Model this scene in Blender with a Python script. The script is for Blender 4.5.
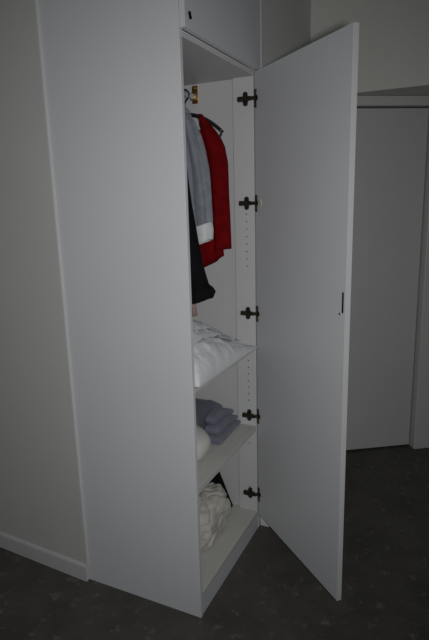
import bpy, bmesh, math, random
from mathutils import Vector, Matrix, noise

for o in list(bpy.data.objects): bpy.data.objects.remove(o)
S = bpy.context.scene
COL = S.collection
random.seed(4)

# ------------------------------------------------------------------ camera
# world: X out of the wardrobe front, Y along the front (away), Z up, metres
PITCH, ROLL, YAW = -0.2234, -0.0273, -0.4487
FPX = 523.36
CAM = Vector((0.8217, -1.5166, 1.575))
def cam_axes():
    fwd = Vector((math.sin(YAW)*math.cos(PITCH), math.cos(YAW)*math.cos(PITCH), math.sin(PITCH)))
    right = Vector((math.cos(YAW), -math.sin(YAW), 0))
    up = right.cross(fwd)
    c, s = math.cos(ROLL), math.sin(ROLL)
    return right*c + up*s, up*c - right*s, fwd
RT, UP, FW = cam_axes()
cd = bpy.data.cameras.new('camera'); cam = bpy.data.objects.new('camera', cd); COL.objects.link(cam)
cd.sensor_fit = 'VERTICAL'; cd.sensor_height = 24.0; cd.sensor_width = 24.0
cd.lens = FPX/640*24.0
cd.clip_start = 0.02
m3 = Matrix((RT, UP, -FW)).transposed()
cam.matrix_world = Matrix.Translation(CAM) @ m3.to_4x4()
S.camera = cam

# ------------------------------------------------------------------ light
w = bpy.data.worlds.new('world'); S.world = w; w.use_nodes = True
w.node_tree.nodes['Background'].inputs[0].default_value = (0.93, 0.97, 1.0, 1)
w.node_tree.nodes['Background'].inputs[1].default_value = 0.078
def flash():
    # the camera's flash, to the right of the lens as the camera is held upright
    l = bpy.data.lights.new('camera_flash', 'SPOT'); o = bpy.data.objects.new('camera_flash', l); COL.objects.link(o)
    l.energy = 71; l.color = (0.988, 0.993, 1.0)
    l.spot_size = math.radians(102); l.spot_blend = 1.0; l.shadow_soft_size = 0.035
    p = CAM + RT*0.085 + UP*0.01
    o.location = p
    o.rotation_euler = (FW - RT*0.10).to_track_quat('-Z', 'Y').to_euler()
flash()
S.view_settings.view_transform = 'Standard'; S.view_settings.look = 'None'
S.view_settings.gamma = 1.0; S.view_settings.use_curve_mapping = False
S.view_settings.exposure = 0.0

# ------------------------------------------------------------------ materials
MATS = {}
def mat(name, col, rough=0.5, metal=0.0, spec=0.5, var=0.0, vscale=8.0, bump=0.0, bscale=40.0, sheen=0.0, detail=4.0, col2=None, trans=0.0):
    m = bpy.data.materials.new(name); m.use_nodes = True; nt = m.node_tree
    b = nt.nodes['Principled BSDF']
    b.inputs['Base Color'].default_value = (*col, 1); b.inputs['Roughness'].default_value = rough
    b.inputs['Metallic'].default_value = metal; b.inputs['Specular IOR Level'].default_value = spec
    if sheen: b.inputs['Sheen Weight'].default_value = sheen
    tc = nt.nodes.new('ShaderNodeTexCoord')
    if var or col2:
        n = nt.nodes.new('ShaderNodeTexNoise'); n.inputs['Scale'].default_value = vscale; n.inputs['Detail'].default_value = detail
        nt.links.new(tc.outputs['Object'], n.inputs['Vector'])
        r = nt.nodes.new('ShaderNodeValToRGB'); r.color_ramp.elements[0].position = 0.35; r.color_ramp.elements[1].position = 0.65
        a = col; c2 = col2 or tuple(c*(1+var) for c in col)
        if not col2: a = tuple(c*(1-var) for c in col)
        r.color_ramp.elements[0].color = (*a, 1); r.color_ramp.elements[1].color = (*c2, 1)
        nt.links.new(n.outputs['Fac'], r.inputs['Fac']); nt.links.new(r.outputs['Color'], b.inputs['Base Color'])
    if bump:
        n2 = nt.nodes.new('ShaderNodeTexNoise'); n2.inputs['Scale'].default_value = bscale; n2.inputs['Detail'].default_value = 5
        nt.links.new(tc.outputs['Object'], n2.inputs['Vector'])
        bp = nt.nodes.new('ShaderNodeBump'); bp.inputs['Strength'].default_value = bump; bp.inputs['Distance'].default_value = 0.01
        nt.links.new(n2.outputs['Fac'], bp.inputs['Height']); nt.links.new(bp.outputs['Normal'], b.inputs['Normal'])
    MATS[name] = m; return m

mat('laminate', (0.605, 0.612, 0.628), 0.42, spec=0.35, var=0.012, vscale=3.0, bump=0.03, bscale=160)  # base colour leans blue in place of bluish window light
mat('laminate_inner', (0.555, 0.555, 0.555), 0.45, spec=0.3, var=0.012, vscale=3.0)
mat('edge_band', (0.60, 0.605, 0.62), 0.4, spec=0.35, var=0.01)
mat('shelf_white', (0.54, 0.535, 0.50), 0.5, spec=0.3, var=0.015)
mat('wall_paint', (0.525, 0.518, 0.505), 0.75, spec=0.2, var=0.02, vscale=2.0, bump=0.06, bscale=90)
mat('far_paint', (0.66, 0.66, 0.61), 0.8, spec=0.2, var=0.02, vscale=2.0, bump=0.06, bscale=90)
mat('side_paint', (0.64, 0.64, 0.62), 0.8, spec=0.2, var=0.02, vscale=2.0, bump=0.06, bscale=90)
mat('lit_end_pale', (0.60, 0.60, 0.59), 0.6, var=0.01)  # paler than the wall paint: brightness of the lit wall end put into colour
mat('ceiling_paint', (0.6, 0.6, 0.58), 0.85, var=0.01)
mat('skirting', (0.55, 0.55, 0.54), 0.4, var=0.02, vscale=6)
mat('door_paint', (0.53, 0.53, 0.52), 0.4, spec=0.4, var=0.012, vscale=3)
mat('frame_paint', (0.56, 0.555, 0.54), 0.25, spec=0.6, var=0.01)
mat('bronze', (0.060, 0.050, 0.034), 0.42, metal=0.8, var=0.2, vscale=60)
mat('brass', (0.55, 0.33, 0.10), 0.3, metal=0.95, var=0.15, vscale=50)
mat('steel', (0.62, 0.63, 0.64), 0.5, metal=0.6, var=0.05, vscale=30)
mat('black_metal', (0.006, 0.006, 0.007), 0.8, spec=0.1, var=0.2, vscale=40)
mat('hole', (0.02, 0.02, 0.022), 0.9, var=0.1)
mat('cream_plastic', (0.62, 0.59, 0.50), 0.5, var=0.02)
mat('black_plastic', (0.016, 0.017, 0.020), 0.32, var=0.1, vscale=30)
mat('red_knit', (0.145, 0.0015, 0.003), 0.9, sheen=0.0, spec=0.1, var=0.18, vscale=22, bump=0.25, bscale=240)
mat('grey_shirt', (0.20, 0.215, 0.245), 0.9, sheen=0.1, var=0.10, vscale=30, bump=0.3, bscale=120)
mat('white_cuff', (0.62, 0.63, 0.63), 0.9, var=0.02, vscale=30, bump=0.15, bscale=200)
mat('black_wool', (0.006, 0.006, 0.007), 0.95, spec=0.1, var=0.2, vscale=20, bump=0.2, bscale=200)
mat('pink_cloth', (0.42, 0.29, 0.26), 0.9, var=0.1, vscale=20, bump=0.2, bscale=120)
mat('white_cotton', (0.66, 0.665, 0.67), 0.85, sheen=0.1, var=0.02, vscale=9, bump=0.25, bscale=60)
mat('sheet_cotton', (0.58, 0.59, 0.61), 0.85, sheen=0.1, var=0.02, vscale=9, bump=0.2, bscale=60)
mat('slate_cloth', (0.115, 0.122, 0.158), 0.92, sheen=0.15, var=0.12, vscale=14, bump=0.3, bscale=150)
mat('indigo_cloth', (0.150, 0.153, 0.205), 0.92, sheen=0.15, var=0.12, vscale=14, bump=0.3, bscale=150)
mat('towel', (0.60, 0.60, 0.56), 0.95, var=0.02, vscale=20, bump=0.35, bscale=220)
mat('bag_film', (0.55, 0.53, 0.47), 0.22, spec=0.6, var=0.06, vscale=14)
mat('black_nylon', (0.006, 0.006, 0.007), 0.9, spec=0.1, var=0.2, vscale=20, bump=0.2, bscale=120)

def floor_mat():
    m = bpy.data.materials.new('vinyl_floor'); m.use_nodes = True; nt = m.node_tree; b = nt.nodes['Principled BSDF']
    tc = nt.nodes.new('ShaderNodeTexCoord')
    def nz(sc, det, rough=0.6):
        n = nt.nodes.new('ShaderNodeTexNoise'); n.inputs['Scale'].default_value = sc; n.inputs['Detail'].default_value = det
        n.inputs['Roughness'].default_value = rough; nt.links.new(tc.outputs['Object'], n.inputs['Vector']); return n
    n1 = nz(5, 6); r1 = nt.nodes.new('ShaderNodeValToRGB')
    r1.color_ramp.elements[0].position = 0.3; r1.color_ramp.elements[0].color = (0.056, 0.053, 0.046, 1)
    r1.color_ramp.elements[1].position = 0.72; r1.color_ramp.elements[1].color = (0.100, 0.094, 0.082, 1)
    nt.links.new(n1.outputs['Fac'], r1.inputs['Fac'])
    n2 = nz(19, 6, 0.68); r2 = nt.nodes.new('ShaderNodeValToRGB')
    r2.color_ramp.elements[0].position = 0.57; r2.color_ramp.elements[0].color = (0, 0, 0, 1)
    r2.color_ramp.elements[1].position = 0.74; r2.color_ramp.elements[1].color = (1, 1, 1, 1)
    nt.links.new(n2.outputs['Fac'], r2.inputs['Fac'])
    mx = nt.nodes.new('ShaderNodeMix'); mx.data_type = 'RGBA'
    nt.links.new(r2.outputs['Color'], mx.inputs['Factor']); nt.links.new(r1.outputs['Color'], mx.inputs['A'])
    mx.inputs['B'].default_value = (0.195, 0.184, 0.162, 1)
    nt.links.new(mx.outputs['Result'], b.inputs['Base Color'])
    b.inputs['Roughness'].default_value = 0.5; b.inputs['Specular IOR Level'].default_value = 0.3
    bp = nt.nodes.new('ShaderNodeBump'); bp.inputs['Strength'].default_value = 0.08; bp.inputs['Distance'].default_value = 0.01
    n3 = nz(60, 4); nt.links.new(n3.outputs['Fac'], bp.inputs['Height']); nt.links.new(bp.outputs['Normal'], b.inputs['Normal'])
    MATS['vinyl_floor'] = m
floor_mat()

# ------------------------------------------------------------------ mesh helpers
def obj(name, bm, m, parent=None, smooth=False, bevel=0.0):
    me = bpy.data.meshes.new(name)
    bmesh.ops.recalc_face_normals(bm, faces=bm.faces)
    bm.to_mesh(me); bm.free()
    me.materials.append(MATS[m])
    if smooth:
        for p in me.polygons: p.use_smooth = True
    o = bpy.data.objects.new(name, me); COL.objects.link(o)
    if parent: o.parent = parent
    if bevel:
        b = o.modifiers.new('bevel', 'BEVEL'); b.width = bevel; b.segments = 2; b.limit_method = 'ANGLE'
    return o
def tag(o, label=None, cat=None, group=None, kind=None):
    if label: o['label'] = label
    if cat: o['category'] = cat
    if group: o['group'] = group
    if kind: o['kind'] = kind
    return o
def empty(name, loc=(0, 0, 0)):
    o = bpy.data.objects.new(name, None); COL.objects.link(o); o.location = loc; o.empty_display_size = 0.05
    return o
def box(bm, x0, x1, y0, y1, z0, z1, M=None):
    v = [bm.verts.new((x, y, z)) for z in (z0, z1) for y in (y0, y1) for x in (x0, x1)]
    if M:
        for a in v: a.co = M @ a.co
    for f in ((0, 2, 3, 1), (4, 5, 7, 6), (0, 1, 5, 4), (2, 6, 7, 3), (0, 4, 6, 2), (1, 3, 7, 5)):
        bm.faces.new([v[i] for i in f])
    return bm
def bx(*a, M=None):
    return box(bmesh.new(), *a, M=M)
def prism(pts, z0, z1, bm=None):
    bm = bm or bmesh.new()
    lo = [bm.verts.new((x, y, z0)) for x, y in pts]; hi = [bm.verts.new((x, y, z1)) for x, y in pts]
    bm.faces.new(lo); bm.faces.new(hi); n = len(pts)
    for i in range(n): bm.faces.new((lo[i], lo[(i+1) % n], hi[(i+1) % n], hi[i]))
    return bm
def tube(bm, pts, r, n=10, cap=True):
    pts = [Vector(p) for p in pts]; rings = []
    ref = Vector((0, 0, 1))
    for i, p in enumerate(pts):
        t = (pts[min(i+1, len(pts)-1)] - pts[max(i-1, 0)]).normalized()
        if abs(t.dot(ref)) > 0.95: a = t.cross(Vector((1, 0, 0))).normalized()
        else: a = t.cross(ref).normalized()
        if rings and a.dot(pa) < 0: a = -a
        pa = a
        b = t.cross(a)
        rr = r[i] if isinstance(r, (list, tuple)) else r
        rings.append([bm.verts.new(p + a*rr*math.cos(2*math.pi*k/n) + b*rr*math.sin(2*math.pi*k/n)) for k in range(n)])
    for A, B in zip(rings, rings[1:]):
        for k in range(n): bm.faces.new((A[k], A[(k+1) % n], B[(k+1) % n], B[k]))
    if cap: bm.faces.new(rings[0]); bm.faces.new(rings[-1])
    return bm
def disc(bm, M, r, h, n=16):
    """cylinder along local z from 0 to h, transformed by M"""
    lo = [bm.verts.new(M @ Vector((r*math.cos(2*math.pi*k/n), r*math.sin(2*math.pi*k/n), 0))) for k in range(n)]
    hi = [bm.verts.new(M @ Vector((r*math.cos(2*math.pi*k/n), r*math.sin(2*math.pi*k/n), h))) for k in range(n)]
    bm.faces.new(lo); bm.faces.new(hi)
    for k in range(n): bm.faces.new((lo[k], lo[(k+1) % n], hi[(k+1) % n], hi[k]))
    return bm
def fbm(v, s, o=3):
    t = 0; a = 1
    for i in range(o):
        t += a*noise.noise(Vector(v)*s); s *= 2.0; a *= 0.5
    return t

# ------------------------------------------------------------------ dimensions
W = 0.629           # clear width of the open bay
TOP = 2.0845         # underside of the upper door
DEP = 0.54
HT = 2.75
S1, S2, S3 = 0.930, 0.546, 0.098     # upper faces of the boards

# ------------------------------------------------------------------ the room
tag(obj('floor', bx(-3.2, 3.4, -3.6, 3.6, -0.1, 0), 'vinyl_floor'), 'dark grey-brown mottled vinyl floor', kind='structure')
tag(obj('ceiling', bx(-3.2, 3.4, -3.6, 3.6, HT, HT+0.1), 'ceiling_paint'), 'plain white ceiling', kind='structure')
# left wall, a few mm proud of the wardrobe side and turned by two degrees
ML = Matrix.Translation((-DEP+0.0, -0.007, 0)) @ Matrix.Rotation(-math.atan(0.042), 4, 'Z')
tag(obj('wall_left', bx(-2.6, 0, 0, 0.14, 0, HT, M=ML), 'wall_paint', bevel=0.003), 'painted grey-white wall left of the wardrobe', kind='structure')
tag(obj('lit_end_strip', bx(-DEP+0.0003, -DEP+0.0035, -0.0085, -0.0003, 0.079, HT-0.002), 'lit_end_pale'), 'thin pale strip added as the lit end face of the wall', kind='structure')  # strip added to paint the wall's end face as catching the light
def skirt(bm, L, h, t, M):
    prof = [(0, 0), (-t, 0), (-t, h-0.012), (-t*0.75, h-0.004), (-t*0.3, h), (0, h)]
    a = [bm.verts.new(M @ Vector((0, y, z))) for y, z in prof]; b = [bm.verts.new(M @ Vector((-L, y, z))) for y, z in prof]
    bm.faces.new(a); bm.faces.new(b)
    for i in range(len(prof)): bm.faces.new((a[i], a[(i+1) % 6], b[(i+1) % 6], b[i]))
    return bm
tag(obj('baseboard_left', skirt(bmesh.new(), 2.6, 0.078, 0.011, ML @ Matrix.Translation((0.0, -0.0005, 0))), 'skirting'), 'low painted skirting board', kind='structure')
# wall carrying on beyond the wardrobe
YS = W + 0.056; YC = 1.462; ZB = 2.108
tag(obj('wall_side', bx(-0.55, 0, YS, YC, 0, HT), 'side_paint'), 'painted wall beyond the wardrobe', kind='structure')
tag(obj('baseboard_side', bx(0.0005, 0.046, W+0.019, YC-0.05, 0.0, 0.062), 'edge_band', bevel=0.003), 'white skirting block beyond the wardrobe plinth', kind='structure')
# bulkhead over the slanting door wall
tag(obj('wall_far', bx(0, 3.4, YC, 3.6, ZB, HT), 'far_paint'), 'beige wall above the far door', kind='structure')
A0 = Vector((0.0, 1.370, 0)); DD = Vector((0.833, 0.553, 0)).normalized(); NN = Vector((DD.y, -DD.x, 0))
MD = Matrix(((DD.x, -NN.x, 0, A0.x), (DD.y, -NN.y, 0, A0.y), (0, 0, 1, 0), (0, 0, 0, 1)))   # local x along the wall, y into it
SJ = 0.739                                       # inner edge of the right jamb
bm = bmesh.new(); box(bm, SJ+0.14, 3.9, 0.01, 0.16, 0, ZB-0.001, M=MD)
box(bm, -0.05, SJ+0.14, 0.13, 0.16, 0, ZB-0.001, M=MD)
tag(obj('wall_right', bm, 'side_paint'), 'slanting wall holding the far door', kind='structure')
tr = tag(empty('trim_1', A0), 'painted frame around the far door', kind='structure')
def under(o, p):
    o.parent = p; o.matrix_parent_inverse = Matrix.Translation(p.location).inverted(); return o
under(obj('door_head', bx(0.03, SJ+0.14, 0, 0.125, 2.056, ZB-0.002, M=MD), 'frame_paint', bevel=0.003), tr)
under(obj('door_jamb', bx(SJ, SJ+0.14, -0.002, 0.125, 0, 2.0555, M=MD), 'frame_paint', bevel=0.006), tr)
under(obj('door_jamb', bx(0.03, 0.06, 0, 0.125, 0, 2.0555, M=MD), 'frame_paint', bevel=0.004), tr)
tag(obj('door_1', bx(0.063, SJ-0.006, 0.05, 0.09, 0.012, 2.050, M=MD), 'door_paint', bevel=0.002), 'plain flush grey door in the slanting wall', kind='structure')

# ------------------------------------------------------------------ wardrobe
wd = tag(empty('wardrobe'), 'tall white built-in wardrobe with its lower door standing open', 'wardrobe')
obj('side_panel', bx(-DEP, 0, 0, 0.018, 0, HT-0.004), 'laminate', wd, bevel=0.0012)
obj('inner_side_panel', bx(-DEP, -0.0005, W+0.002, W+0.018, 0, HT-0.004), 'laminate_inner', wd)
stile = obj('hinge_stile', bx(-0.092, 0, W-0.018, W+0.0018, S3+0.0005, 2.064), 'laminate_inner', wd, bevel=0.0012)
obj('filler_strip', bx(-0.10, 0.007, W+0.0185, YS-0.0005, 0.0625, 2.0835), 'edge_band', wd, bevel=0.001)
obj('filler_strip', bx(-0.10, 0.0225, W+0.0185, YS-0.0005, TOP, HT-0.004), 'edge_band', wd, bevel=0.001)
obj('back_panel', bx(-DEP, -DEP+0.006, 0.0185, W+0.0015, 0.05, HT-0.01), 'laminate_inner', wd)
obj('divider_board', bx(-DEP+0.0065, 0, 0.0185, W+0.0015, 2.0645, 2.0835), 'laminate_inner', wd, bevel=0.001)
obj('bottom_board', bx(-DEP+0.0065, -0.0005, 0.0185, W+0.0015, 0.080, S3), 'shelf_white', wd, bevel=0.0015)
obj('plinth', bx(-0.020, -0.003, 0.0185, W+0.0015, 0, 0.0795), 'laminate', wd)
for zt, th in ((S1, 0.016), (S2, 0.025)):
    bm = prism([(-DEP+0.007, 0.0185), (-0.002, 0.0185), (-0.002, W-0.0185), (-0.0925, W-0.0185), (-0.0925, W+0.0012), (-DEP+0.007, W+0.0012)], zt-th, zt)
    obj('shelf', bm, 'shelf_white', wd, bevel=0.0015)
# upper door with its lock
ud = obj('upper_door', bx(0.0012, 0.0202, 0.0005, W+0.0165, TOP, HT-0.03), 'laminate', wd, bevel=0.0012)
bm = bmesh.new()
MX = lambda x, y, z: Matrix.Translation((x, y, z)) @ Matrix.Rotation(math.pi/2, 4, 'Y')
disc(bm, MX(0.0202, 0.030, 2.1275), 0.0062, 0.004); disc(bm, MX(0.0202, 0.034, 2.1185), 0.0062, 0.004)
box(bm, 0.0202, 0.0235, 0.0275, 0.036, 2.1185, 2.1275)
obj('lock', bm, 'black_metal', ud)

# lower door, hinged at the far side and standing open at 48 degrees
DA = 0.8498; DW = 0.630; TH = 0.020
Dv = Vector((math.sin(DA), -math.cos(DA), 0)); Nv = Vector((math.cos(DA), math.sin(DA), 0))   # along the door, outward
PV = Vector((0.004, W-0.012, 0))
MDR = Matrix(((Dv.x, Nv.x, 0, PV.x), (Dv.y, Nv.y, 0, PV.y), (0, 0, 1, 0), (0, 0, 0, 1)))
dr = obj('door', bx(0, DW, 0, TH, 0.083, 2.0794, M=MDR), 'laminate', wd, bevel=0.0012)
bmE = bx(DW+0.0001, DW+0.001, 0.0006, TH-0.0006, 0.084, 2.0785, M=MDR); obj('edge_strip', bmE, 'laminate_inner', dr)
bm = bmesh.new(); box(bm, 0.6115, 0.6195, -0.0012, 0.002, 1.201, 1.265, M=MDR)
for zz in (1.201, 1.265):
    disc(bm, MDR @ Matrix.Translation((0.6155, 0.002, zz)) @ Matrix.Rotation(math.pi/2, 4, 'X'), 0.004, 0.0032, 12)
obj('lock_slot', bm, 'black_metal', dr)
obj('screw_hole', disc(bmesh.new(), MDR @ Matrix.Translation((0.599, 0.002, 1.192)) @ Matrix.Rotation(math.pi/2, 4, 'X'), 0.004, 0.0028, 12), 'bronze', dr)
HZ = (1.978, 1.562, 1.083, 0.596, 0.194)
YF = W - 0.018
def hinge_mesh():
    bm = bmesh.new()
    # flared wing plate and cup rim on the door
    pts = [(0.001, -0.036), (0.015, -0.036), (0.012, -0.012), (0.013, 0.010), (0.016, 0.034), (0.001, 0.034)]
    lo = [bm.verts.new(MDR @ Vector((x, 0, z))) for x, z in pts]; hi = [bm.verts.new(MDR @ Vector((x, -0.004, z))) for x, z in pts]
    bm.faces.new(lo); bm.faces.new(hi)
    for k in range(6): bm.faces.new((lo[k], lo[(k+1) % 6], hi[(k+1) % 6], hi[k]))
    disc(bm, MDR @ Matrix.Translation((0.013, 0.0, 0)) @ Matrix.Rotation(math.pi/2, 4, 'X'), 0.0125, 0.003, 20)
    # knuckle from the cup to the arm
    tube(bm, [MDR @ Vector((0.012, -0.003, 0)), MDR @ Vector((0.004, -0.014, 0)), Vector((-0.006, YF-0.015, 0)), Vector((-0.02, YF-0.012, 0))], [0.009, 0.0075, 0.0075, 0.008], 10)
    return bm
hme = None
for i, z in enumerate(HZ):
    if hme is None:
        h = obj('hinge', hinge_mesh(), 'bronze', dr); hme = h.data
    else:
        h = bpy.data.objects.new('hinge', hme); COL.objects.link(h); h.parent = dr
    h.location = (0, 0, z)
obj('cup_cover', disc(bmesh.new(), MDR @ Matrix.Translation((0.034, 0.0, 1.562)) @ Matrix.Rotation(math.pi/2, 4, 'X'), 0.018, 0.0024, 20), 'cream_plastic', dr)
def plate_mesh():
    bm = bmesh.new()
    box(bm, -0.044, -0.024, YF-0.006, YF, -0.018, 0.018)          # cross plate
    for zz in (-0.018, 0.018):
        disc(bm, Matrix.Translation((-0.034, YF, zz)) @ Matrix.Rotation(math.pi/2, 4, 'X'), 0.010, 0.0062, 14)
    box(bm, -0.062, -0.012, YF-0.006, YF, -0.008, 0.008)
    # arm with a raised ridge, tapering to the knuckle
    v = [(-0.064, -0.011), (-0.046, -0.011), (-0.032, -0.013), (-0.006, -0.007), (-0.006, 0.007), (-0.032, 0.013), (-0.046, 0.011), (-0.064, 0.011)]
    n = len(v)
    lo = [bm.verts.new((x, YF-0.006, z)) for x, z in v]; hi = [bm.verts.new((x, YF-0.018, z*0.75)) for x, z in v]
    bm.faces.new(lo); bm.faces.new(hi)
    for k in range(n): bm.faces.new((lo[k], lo[(k+1) % n], hi[(k+1) % n], hi[k]))
    for x, z in ((-0.034, 0.019), (-0.034, -0.019), (-0.055, 0.0)):
        disc(bm, Matrix.Translation((x, YF-0.006 if z else YF-0.018, z)) @ Matrix.Rotation(math.pi/2, 4, 'X'), 0.005, 0.002, 10)
    return bm
pme = None
for z in HZ:
    if pme is None:
        h = obj('hinge_plate', plate_mesh(), 'bronze', wd); pme = h.data
    else:
        h = bpy.data.objects.new('hinge_plate', pme); COL.objects.link(h); h.parent = wd
    h.location = (0, 0, z)
holes = [1.517-0.032*k for k in range(8)] + [0.860-0.032*k for k in range(7)] + [0.486, 0.452, 0.226]
hm = None
for z in holes:
    if hm is None:
        h = obj('pin_hole', disc(bmesh.new(), Matrix.Translation((-0.037, YF+0.001, 0)) @ Matrix.Rotation(math.pi/2, 4, 'X'), 0.0030, 0.0013, 10), 'hole', stile); hm = h.data
    else:
        h = bpy.data.objects.new('pin_hole', hm); COL.objects.link(h); h.parent = stile
    h.location = (0, 0, z)
# rail and its bracket
RX, RZ = -0.277, 2.012
bm = tube(bmesh.new(), [(RX, 0.019, RZ), (RX, W-0.004, RZ)], 0.0125, 20)
obj('clothes_rail', bm, 'steel', wd, smooth=False)
bm = bmesh.new()
box(bm, RX-0.011, RX+0.015, W-0.003, W+0.0015, RZ-0.026, RZ+0.046)
tube(bm, [(RX, W-0.022, RZ), (RX, W-0.003, RZ)], 0.0165, 20)
for zz in (RZ+0.036, ): disc(bm, Matrix.Translation((RX, W-0.003, zz)) @ Matrix.Rotation(math.pi/2, 4, 'X'), 0.006, 0.003, 12)
obj('rail_bracket', bm, 'brass', wd)

# ------------------------------------------------------------------ hanging clothes
def loft(bm, rings, n=40, folds=0.0, fs=5, seed=0, p=2.0, open_bottom=True, close_top=True):
    """rings: (cx, cy, z, rx, ry[, tilt]); horizontal rings with soft vertical folds; tilt lowers the +X side of the ring"""
    R = []
    L = len(rings)
    for i, r in enumerate(rings):
        cx, cy, z, rx, ry = r[:5]; tl = r[5] if len(r) > 5 else 0
        V = []
        for k in range(n):
            a = 2*math.pi*k/n
            c, s = math.cos(a), math.sin(a)
            e = 2.0/p
            x = math.copysign(abs(c)**e, c)*rx; y = math.copysign(abs(s)**e, s)*ry
            g = folds*min(1, i/ max(1, L*0.4))*(math.sin(a*fs + seed + 1.7*noise.noise(Vector((z*3, seed, a)))) + 0.8*noise.noise(Vector((c*2.2+seed, s*2.2, z*7))))
            V.append(bm.verts.new((cx + x + g*c, cy + y + g*s, z + tl*c)))
        R.append(V)
    for A, B in zip(R, R[1:]):
        for k in range(n): bm.faces.new((A[k], A[(k+1) % n], B[(k+1) % n], B[k]))
    if close_top: bm.faces.new(R[0])
    # hem turns inward and up so that the garment is hollow with a visible thickness
    cx, cy = rings[-1][0], rings[-1][1]
    prev = R[-1]
    for (f, dz) in ((0.88, 0.0), (0.82, 0.05)):
        V = [bm.verts.new((cx+(v.co.x-cx)*f, cy+(v.co.y-cy)*f, v.co.z+dz)) for v in R[-1]]
        for k in range(n): bm.faces.new((prev[k], prev[(k+1) % n], V[(k+1) % n], V[k]))
        prev = V
    bm.faces.new(prev)
    return bm
def interp(keys, m):
    out = []
    for a, b in zip(keys, keys[1:]):
        for t in range(m):
            u = t/m; u2 = u*u*(3-2*u)*0.35 + u*0.65
            out.append(tuple(x+(y-x)*u2 for x, y in zip(a, b)))
    out.append(tuple(keys[-1])); return out

def hanger(y, drop, half, mat_, label, r=0.0045, hookr=0.022, bend=0.085):
    h = tag(empty('coat_hanger', (RX, y, RZ)), label, 'hanger')
    zt = -drop
    def pts(a): return [Vector(q) for q in a]
    # hook runs over the rail and down to the shoulders
    oz = 0.0125 + 0.0037 - hookr
    seq = [(hookr*math.sin(t), 0, oz + hookr*math.cos(t)) for t in [math.radians(d) for d in range(-125, 146, 15)]]
    seq += [(0.003, 0, oz-hookr-0.006), (0, 0, oz-hookr-0.014), (0, 0, zt+0.01)]
    b1 = tube(bmesh.new(), seq, 0.0034, 8); obj('hook', b1, mat_, h, smooth=True)
    arms = []
    for s in range(-12, 13):
        u = s/12; arms.append((u*half, 0, zt + 0.008 - bend*abs(u)**2.0 ))
    b2 = tube(bmesh.new(), arms, [r*(1.6-0.5*abs(s/12)) for s in range(-12, 13)], 10); obj('shoulder_bar', b2, mat_, h, smooth=True)
    # lower notches / bar
    bar = [(half*0.97, 0, zt-0.077), (half*0.90, 0, zt-0.100), (half*0.6, 0, zt-0.104), (-half*0.6, 0, zt-0.104), (-half*0.90, 0, zt-0.100), (-half*0.97, 0, zt-0.077)]
    b3 = tube(bmesh.new(), bar, 0.004, 8); obj('trouser_bar', b3, mat_, h, smooth=True)
    return h

# red garment, farthest along the rail; its neck has slipped below the hanger's bar
YR = 0.535
hanger(YR, 0.091, 0.172, 'black_plastic', 'black plastic coat hanger carrying the red garment', r=0.0056, bend=0.080)
g = tag(empty('red_garment', (RX, YR, 1.85)), 'dark red knitted garment on a black plastic hanger', 'garment')
def part(name, bm, m, parent, smooth=True):
    o = obj(name, bm, m, parent, smooth=smooth); o.matrix_parent_inverse = Matrix.Translation(parent.location).inverted(); return o
body = interp([(RX, YR, 1.862, 0.088, 0.030, 0), (RX, YR, 1.84, 0.105, 0.036, 0), (RX, YR, 1.80, 0.125, 0.042, 0),
               (RX, YR, 1.72, 0.140, 0.044, 0), (RX, YR, 1.60, 0.150, 0.044, 0), (RX, YR, 1.42, 0.155, 0.044, 0.03), (RX, YR, 1.268, 0.158, 0.042, 0.075)], 5)
part('body', loft(bmesh.new(), body, 56, 0.005, 7, 1.3, p=2.6), 'red_knit', g)
sl = interp([(-0.205, YR, 1.926, 0.006, 0.012, 0), (-0.192, YR, 1.904, 0.016, 0.024, -0.004), (-0.173, YR, 1.868, 0.031, 0.032, -0.010), (-0.158, YR, 1.838, 0.038, 0.036, -0.010), (-0.144, YR, 1.80, 0.042, 0.038, -0.008),
             (-0.130, YR, 1.73, 0.041, 0.038, 0), (-0.124, YR, 1.60, 0.041, 0.038, 0), (-0.120, YR, 1.48, 0.041, 0.037, 0), (-0.118, YR, 1.372, 0.041, 0.035, 0.004)], 4)
part('sleeve', loft(bmesh.new(), sl, 36, 0.0035, 4, 2.2, p=2.3), 'red_knit', g)
sl2 = [(2*RX-a[0], *a[1:5], -a[5]) for a in sl]
part('sleeve', loft(bmesh.new(), sl2, 36, 0.0035, 4, 4.2, p=2.3), 'red_knit', g)

# grey shirt with white cuffs
YG = 0.345
hanger(YG, 0.075, 0.132, 'steel', 'thin grey metal coat hanger carrying the grey shirt')
g = tag(empty('grey_shirt', (RX, YG, 1.85)), 'grey shirt with white cuffs hanging beside the red garment', 'shirt')
body = interp([(RX, YG, 1.958, 0.048, 0.022, 0), (RX, YG, 1.944, 0.082, 0.028, -0.004), (RX, YG, 1.918, 0.114, 0.034, -0.008), (RX, YG, 1.85, 0.130, 0.040, -0.006),
               (RX, YG, 1.77, 0.142, 0.044, 0), (RX, YG, 1.60, 0.140, 0.045, 0), (RX, YG, 1.44, 0.132, 0.045, 0), (RX, YG, 1.36, 0.125, 0.044, 0)], 5)
part('body', loft(bmesh.new(), body, 64, 0.007, 8, 0.3, p=2.6), 'grey_shirt', g)
GX = -0.262
sl = interp([(-0.168, YG-0.005, 1.905, 0.014, 0.024, -0.006), (-0.157, YG-0.008, 1.876, 0.024, 0.030, -0.012), (-0.147, YG-0.01, 1.830, 0.035, 0.034, -0.012), (-0.134, YG-0.01, 1.77, 0.038, 0.038, -0.008), (-0.121, YG-0.012, 1.685, 0.038, 0.038, 0),
             (-0.113, YG-0.012, 1.59, 0.038, 0.037, 0.003), (-0.110, YG-0.012, 1.484, 0.035, 0.034, 0.012)], 8)
part('sleeve', loft(bmesh.new(), sl, 48, 0.0062, 5, 0.9, p=2.2), 'grey_shirt', g)
sl2 = [(2*RX-a[0], *a[1:5], -a[5]) for a in sl]
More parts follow.
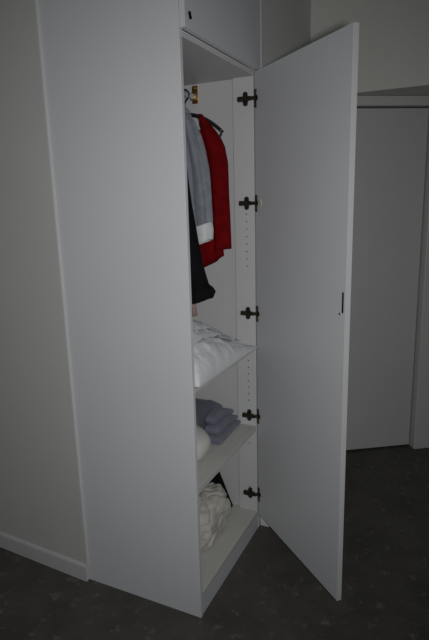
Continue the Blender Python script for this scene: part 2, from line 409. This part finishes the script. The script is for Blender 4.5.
part('sleeve', loft(bmesh.new(), sl2, 48, 0.0062, 5, 3.9, p=2.2), 'grey_shirt', g)
cf = interp([(GX+0.153, YG-0.012, 1.484, 0.038, 0.037, 0.013), (GX+0.155, YG-0.012, 1.455, 0.038, 0.036, 0.013), (GX+0.153, YG-0.012, 1.417, 0.037, 0.035, 0.013)], 4)
for sgn in (1, -1):
    rr = cf if sgn > 0 else [(2*RX-a[0], *a[1:5], -a[5]) for a in cf]
    c = part('cuff', loft(bmesh.new(), rr, 36, 0.0022, 5, 0.9, p=2.3), 'white_cuff', g)
    if sgn > 0: c['label'] = 'white shirt cuff'

# black jacket, its sleeve swinging outward
YB = 0.225
hanger(YB, 0.100, 0.150, 'black_plastic', 'black coat hanger carrying the black jacket')
g = tag(empty('black_jacket', (RX, YB, 1.85)), 'black jacket with a long loose sleeve hanging in front of the grey shirt', 'jacket')
body = interp([(RX, YB, 1.90, 0.05, 0.026), (RX, YB, 1.87, 0.09, 0.034), (RX, YB, 1.83, 0.115, 0.040), (RX, YB, 1.75, 0.12, 0.045),
               (RX, YB, 1.5, 0.115, 0.045), (RX, YB, 1.2, 0.115, 0.044)], 5)
part('body', loft(bmesh.new(), body, 56, 0.005, 7, 2.3, p=2.6), 'black_wool', g)
sl = interp([(-0.172, YB, 1.855, 0.018, 0.026, -0.01), (-0.160, YB, 1.80, 0.034, 0.036, -0.01), (-0.152, YB, 1.66, 0.038, 0.038, 0), (-0.146, YB, 1.56, 0.042, 0.038, 0),
             (-0.128, YB, 1.43, 0.044, 0.038, 0), (-0.108, YB, 1.33, 0.046, 0.038, 0.002), (-0.094, YB, 1.265, 0.050, 0.038, 0.006), (-0.085, YB, 1.244, 0.060, 0.040, 0.014), (-0.078, YB, 1.226, 0.062, 0.040, 0.018), (-0.085, YB, 1.200, 0.056, 0.038, 0.018)], 4)
part('sleeve', loft(bmesh.new(), sl, 44, 0.0035, 4, 0.5, p=2.3), 'black_wool', g)
sl2 = [(2*RX-a[0], *a[1:5], -a[5]) for a in interp([(-0.168, YB, 1.855, 0.018, 0.026, -0.01), (-0.158, YB, 1.80, 0.034, 0.036, -0.01), (-0.150, YB, 1.5, 0.038, 0.038, 0), (-0.150, YB, 1.25, 0.042, 0.038, 0)], 5)]
part('sleeve', loft(bmesh.new(), sl2, 44, 0.003, 4, 3.5, p=2.3), 'black_wool', g)

# pink strip of cloth slung over the rail; its end shows below the black sleeve
YP = 0.442
path = [(-0.212, 1.092), (-0.217, 1.13), (-0.226, 1.19), (-0.238, 1.35), (-0.250, 1.60), (-0.2585, 1.90), (RX+0.0175, 1.985)]
path += [(RX+0.0175*math.cos(math.radians(d)), RZ+0.0175*math.sin(math.radians(d))) for d in range(0, 181, 20)]
path += [(RX-0.0175, 1.985), (RX-0.018, 1.6), (RX-0.018, 1.35)]
bm = bmesh.new(); rows = []
for i, (x, z) in enumerate(path):
    hw = 0.020 if i == 0 else 0.017 if i == 1 else 0.013
    a = path[min(i+1, len(path)-1)]; b = path[max(i-1, 0)]
    t = Vector((a[0]-b[0], a[1]-b[1])).normalized(); n = Vector((t.y, -t.x))
    row = []
    for k in range(13):
        w_ = -hw + 2*hw*k/12; rip = 0.0018*math.sin(k*1.5+0.6*i) if not 6 <= i <= 16 else 0
        row.append([(x + n.x*(d+rip), YP + w_, z + n.y*(d+rip)) for d in (0.0014, -0.0014)])
    rows.append([bm.verts.new(q[0]) for q in row] + [bm.verts.new(q[1]) for q in reversed(row)])
for A, B in zip(rows, rows[1:]):
    for k in range(26): bm.faces.new((A[k], A[(k+1) % 26], B[(k+1) % 26], B[k]))
bm.faces.new(rows[0]); bm.faces.new(rows[-1])
tag(obj('scarf', bm, 'pink_cloth', smooth=True), 'dusty pink strip of cloth hanging below the black sleeve', 'scarf')

# ------------------------------------------------------------------ folded and heaped things
def lin(t, keys):
    if t <= keys[0][0]: return keys[0][1]
    for (a, b), (c, d) in zip(keys, keys[1:]):
        if t <= c: return b + (d-b)*(t-a)/(c-a)
    return keys[-1][1]
def slab(x0, x1, y0, y1, zb, zt, nx=40, ny=48, px=5, wr=0.004, ws=14, seed=0, jag=0.0, rot=0.0, bellow=0.5, bm=None):
    """soft closed slab between zb(x,y) and zt(x,y) with rounded rims"""
    bm = bm or bmesh.new(); T = []; B = []
    cx, cy = (x0+x1)/2, (y0+y1)/2
    cr, sr = math.cos(rot), math.sin(rot)
    for i in range(nx+1):
        tr_, br_ = [], []
        # denser sampling near the rims
        u = -math.cos(math.pi*i/nx)
        for j in range(ny+1):
            v = -math.cos(math.pi*j/ny)
            e = max(0.0, (1-abs(u)**px)*(1-abs(v)**px))**0.5
            k = 1 + jag*noise.noise(Vector((u*1.5+seed, v*1.5, 3.3)))
            ex = (x1-x0)/2*u*k; ey = (y1-y0)/2*v*k
            x = cx + ex*cr - ey*sr; y = cy + ex*sr + ey*cr
            a, b = zb(x, y), zt(x, y)
            mid = a + (b-a)*(1-bellow)
            wv = wr*fbm((x+seed, y, 0.0), ws)*e
            tr_.append(bm.verts.new((x, y, mid + (b-mid)*e + wv)))
            br_.append(tr_[-1] if e == 0 else bm.verts.new((x, y, mid - (mid-a)*e)))
        T.append(tr_); B.append(br_)
    for i in range(nx):
        for j in range(ny):
            bm.faces.new((T[i][j], T[i+1][j], T[i+1][j+1], T[i][j+1]))
            q = [B[i][j], B[i][j+1], B[i+1][j+1], B[i+1][j]]
            bm.faces.new(q)
    bmesh.ops.remove_doubles(bm, verts=bm.verts, dist=1e-6)
    return bm

# bedding on the upper shelf
def crease(x, y, sc, seed): return (1 - abs(2*noise.noise(Vector((x*sc+seed, y*sc*0.8, seed)))))**3
def duvet_top(x, y):
    h = lin(y, [(0.0, 0.118), (0.10, 0.122), (0.2, 0.122), (0.3, 0.108), (0.4, 0.080), (0.5, 0.046), (0.57, 0.024), (0.62, 0.014)])
    f = lin(x, [(-0.5, 0.9), (-0.12, 1.0), (-0.03, 0.88), (0.02, 0.72)])
    k = min(1, h/0.08)
    return S1 + 0.003 + h*f + k*(0.016*crease(x, y, 7, 3.1) + 0.011*fbm((x+2, y, 0), 18) + 0.006*crease(x, y, 19, 1.7)) - 0.004
dv = slab(-0.50, 0.014, 0.024, 0.6065, lambda x, y: S1+0.001, duvet_top, 90, 110, 8, 0.0, 16, 2.0, bellow=0.92)
tag(obj('duvet', dv, 'white_cotton', smooth=True), 'crumpled white duvet spread over the upper shelf', 'bedding')
def sheet_bot(x, y): return duvet_top(x, y) + 0.009
def sheet_top(x, y, f=1.0):
    return sheet_bot(x, y) + 0.002 + f*(lin(y, [(0.0, 0.078), (0.15, 0.074), (0.25, 0.056), (0.38, 0.034), (0.52, 0.012), (0.6, 0.006)])*lin(x, [(-0.5, 1.0), (-0.15, 1.0), (-0.05, 0.7)]) + 0.006*crease(x, y, 5, 8.4))
sh = slab(-0.49, -0.055, 0.027, 0.575, sheet_bot, lambda x, y: sheet_top(x, y, 0.52), 60, 80, 10, 0.0, 12, 7.0, bellow=0.9)
slab(-0.49, -0.075, 0.027, 0.50, lambda x, y: sheet_top(x, y, 0.54), sheet_top, 60, 80, 10, 0.0, 12, 7.0, bellow=0.8, bm=sh)
tag(obj('folded_sheet', sh, 'sheet_cotton', smooth=True), 'folded pale sheet lying on top of the white duvet', 'bedding')

# folded clothes on the lower shelf
C = 'folded clothes on the lower shelf'
z2 = S2 + 0.001
a = slab(-0.42, -0.150, 0.328, 0.60, lambda x, y: z2, lambda x, y: z2+0.054, 30, 34, 9, 0.005, 16, 1.0, rot=0.05, bellow=0.55)
tag(obj('folded_shirt', a, 'slate_cloth', smooth=True), 'folded slate grey garment at the bottom of the small pile', 'garment', C)
a = slab(-0.43, -0.165, 0.332, 0.59, lambda x, y: z2+0.058, lambda x, y: z2+0.114, 30, 34, 9, 0.006, 16, 4.0, rot=-0.06, bellow=0.55)
tag(obj('folded_shirt', a, 'slate_cloth', smooth=True), 'folded slate grey garment on top of the small pile', 'garment', C)
def fall(y): return lin(y, [(0.3, 1.0), (0.46, 1.0), (0.60, 0.58)])
a = bmesh.new()
for k, (xf, yl) in enumerate(((-0.070, 0.350), (-0.083, 0.352), (-0.104, 0.362))):
    lo, hi = 0.042*k, 0.042*(k+1)
    slab(-0.146, xf, yl, 0.604-0.002*k, lambda x, y: z2+lo*fall(y), lambda x, y: z2+hi*fall(y)-0.0005, 20, 40, 14, 0.003, 18, 9.0+k, rot=0.04, bellow=0.5, bm=a)
tag(obj('folded_shirt', a, 'indigo_cloth', smooth=True), 'violet-blue folded garment leaning on the slate grey pile', 'garment', C)

# bags on the floor of the wardrobe
def blob(c, r, seed, amp, sc, ridge, sub=5, zmin=None, p=2.4):
    bm = bmesh.new(); bmesh.ops.create_icosphere(bm, subdivisions=sub, radius=1)
    for v in bm.verts:
        n = v.co.normalized()
        q = (abs(n.x)**p + abs(n.y)**p + abs(n.z)**p)**(-1/p)
        d = q*(1 + amp*fbm((n.x+seed, n.y, n.z), sc, 3) - ridge*abs(noise.noise(Vector((n.x*3.2+seed, n.y*3.2, n.z*1.8)))) )
        v.co = Vector((c[0]+n.x*d*r[0], c[1]+n.y*d*r[1], c[2]+n.z*d*r[2]))
        if zmin is not None and v.co.z < zmin: v.co.z = zmin + 0.0005*n.z
    return bm
b = blob((-0.256, 0.168, S2+0.074), (0.215, 0.145, 0.076), 6.1, 0.012, 1.6, 0.0, 5, S2+0.001, 2.5)
tag(obj('cloth_bundle', b, 'towel', smooth=True), 'thick rounded white cloth bundle beside the folded blue clothes', 'linen')
bm = bmesh.new(); bmesh.ops.create_icosphere(bm, subdivisions=6, radius=1)
for v in bm.verts:
    n = v.co.normalized(); p = 2.6
    q = (abs(n.x)**p + abs(n.y)**p + abs(n.z)**p)**(-1/p)
    az = math.atan2(n.x, -n.y)
    fold = 0.060*math.sin(az*7 + 2.2*noise.noise(Vector((n.z*2, az, 1)))) * (1-n.z*n.z)
    cr = -0.10*(1-abs(2*noise.noise(Vector((n.x*2.4+5, n.y*2.4, n.z*1.3)))))**6 + 0.05*fbm((n.x+3, n.y, n.z), 4.5, 3)
    d = q*(1 + fold + cr)
    v.co = Vector((-0.182 + n.x*d*0.120, 0.335 + n.y*d*0.198, 0.188 + n.z*d*0.116))
    if v.co.z < S3+0.001: v.co.z = S3+0.001+0.0004*n.z
tag(obj('plastic_bag', bm, 'bag_film', smooth=True), 'crumpled pale plastic bag on the wardrobe floor', 'bag')
bm = bmesh.new(); rings = []
for i in range(15):
    u = i/14; z = S3+0.001 + u*0.30
    xf = -0.126 - 0.125*u; xb = -0.44 + 0.02*u
    cx, rx = (xf+xb)/2, (xf-xb)/2
    V = []
    for k in range(36):
        t = 2*math.pi*k/36; c, s = math.cos(t), math.sin(t); e = 2/5.0
        xx = cx + math.copysign(abs(c)**e, c)*rx; yy = 0.597 + math.copysign(abs(s)**e, s)*0.028*(1-0.25*u*u)
        if i == 14: yy = 0.597 + (yy-0.597)*0.5
        g_ = 0.004*noise.noise(Vector((xx*12, yy*12, z*12)))
        V.append(bm.verts.new((xx+g_*c, min(yy+g_*s, W-0.002), z)))
    rings.append(V)
for A, B in zip(rings, rings[1:]):
    for k in range(36): bm.faces.new((A[k], A[(k+1) % 36], B[(k+1) % 36], B[k]))
bm.faces.new(rings[0]); bm.faces.new(rings[-1])
tag(obj('black_bag', bm, 'black_nylon', smooth=True), 'black bag standing behind the crumpled pale bag', 'bag')
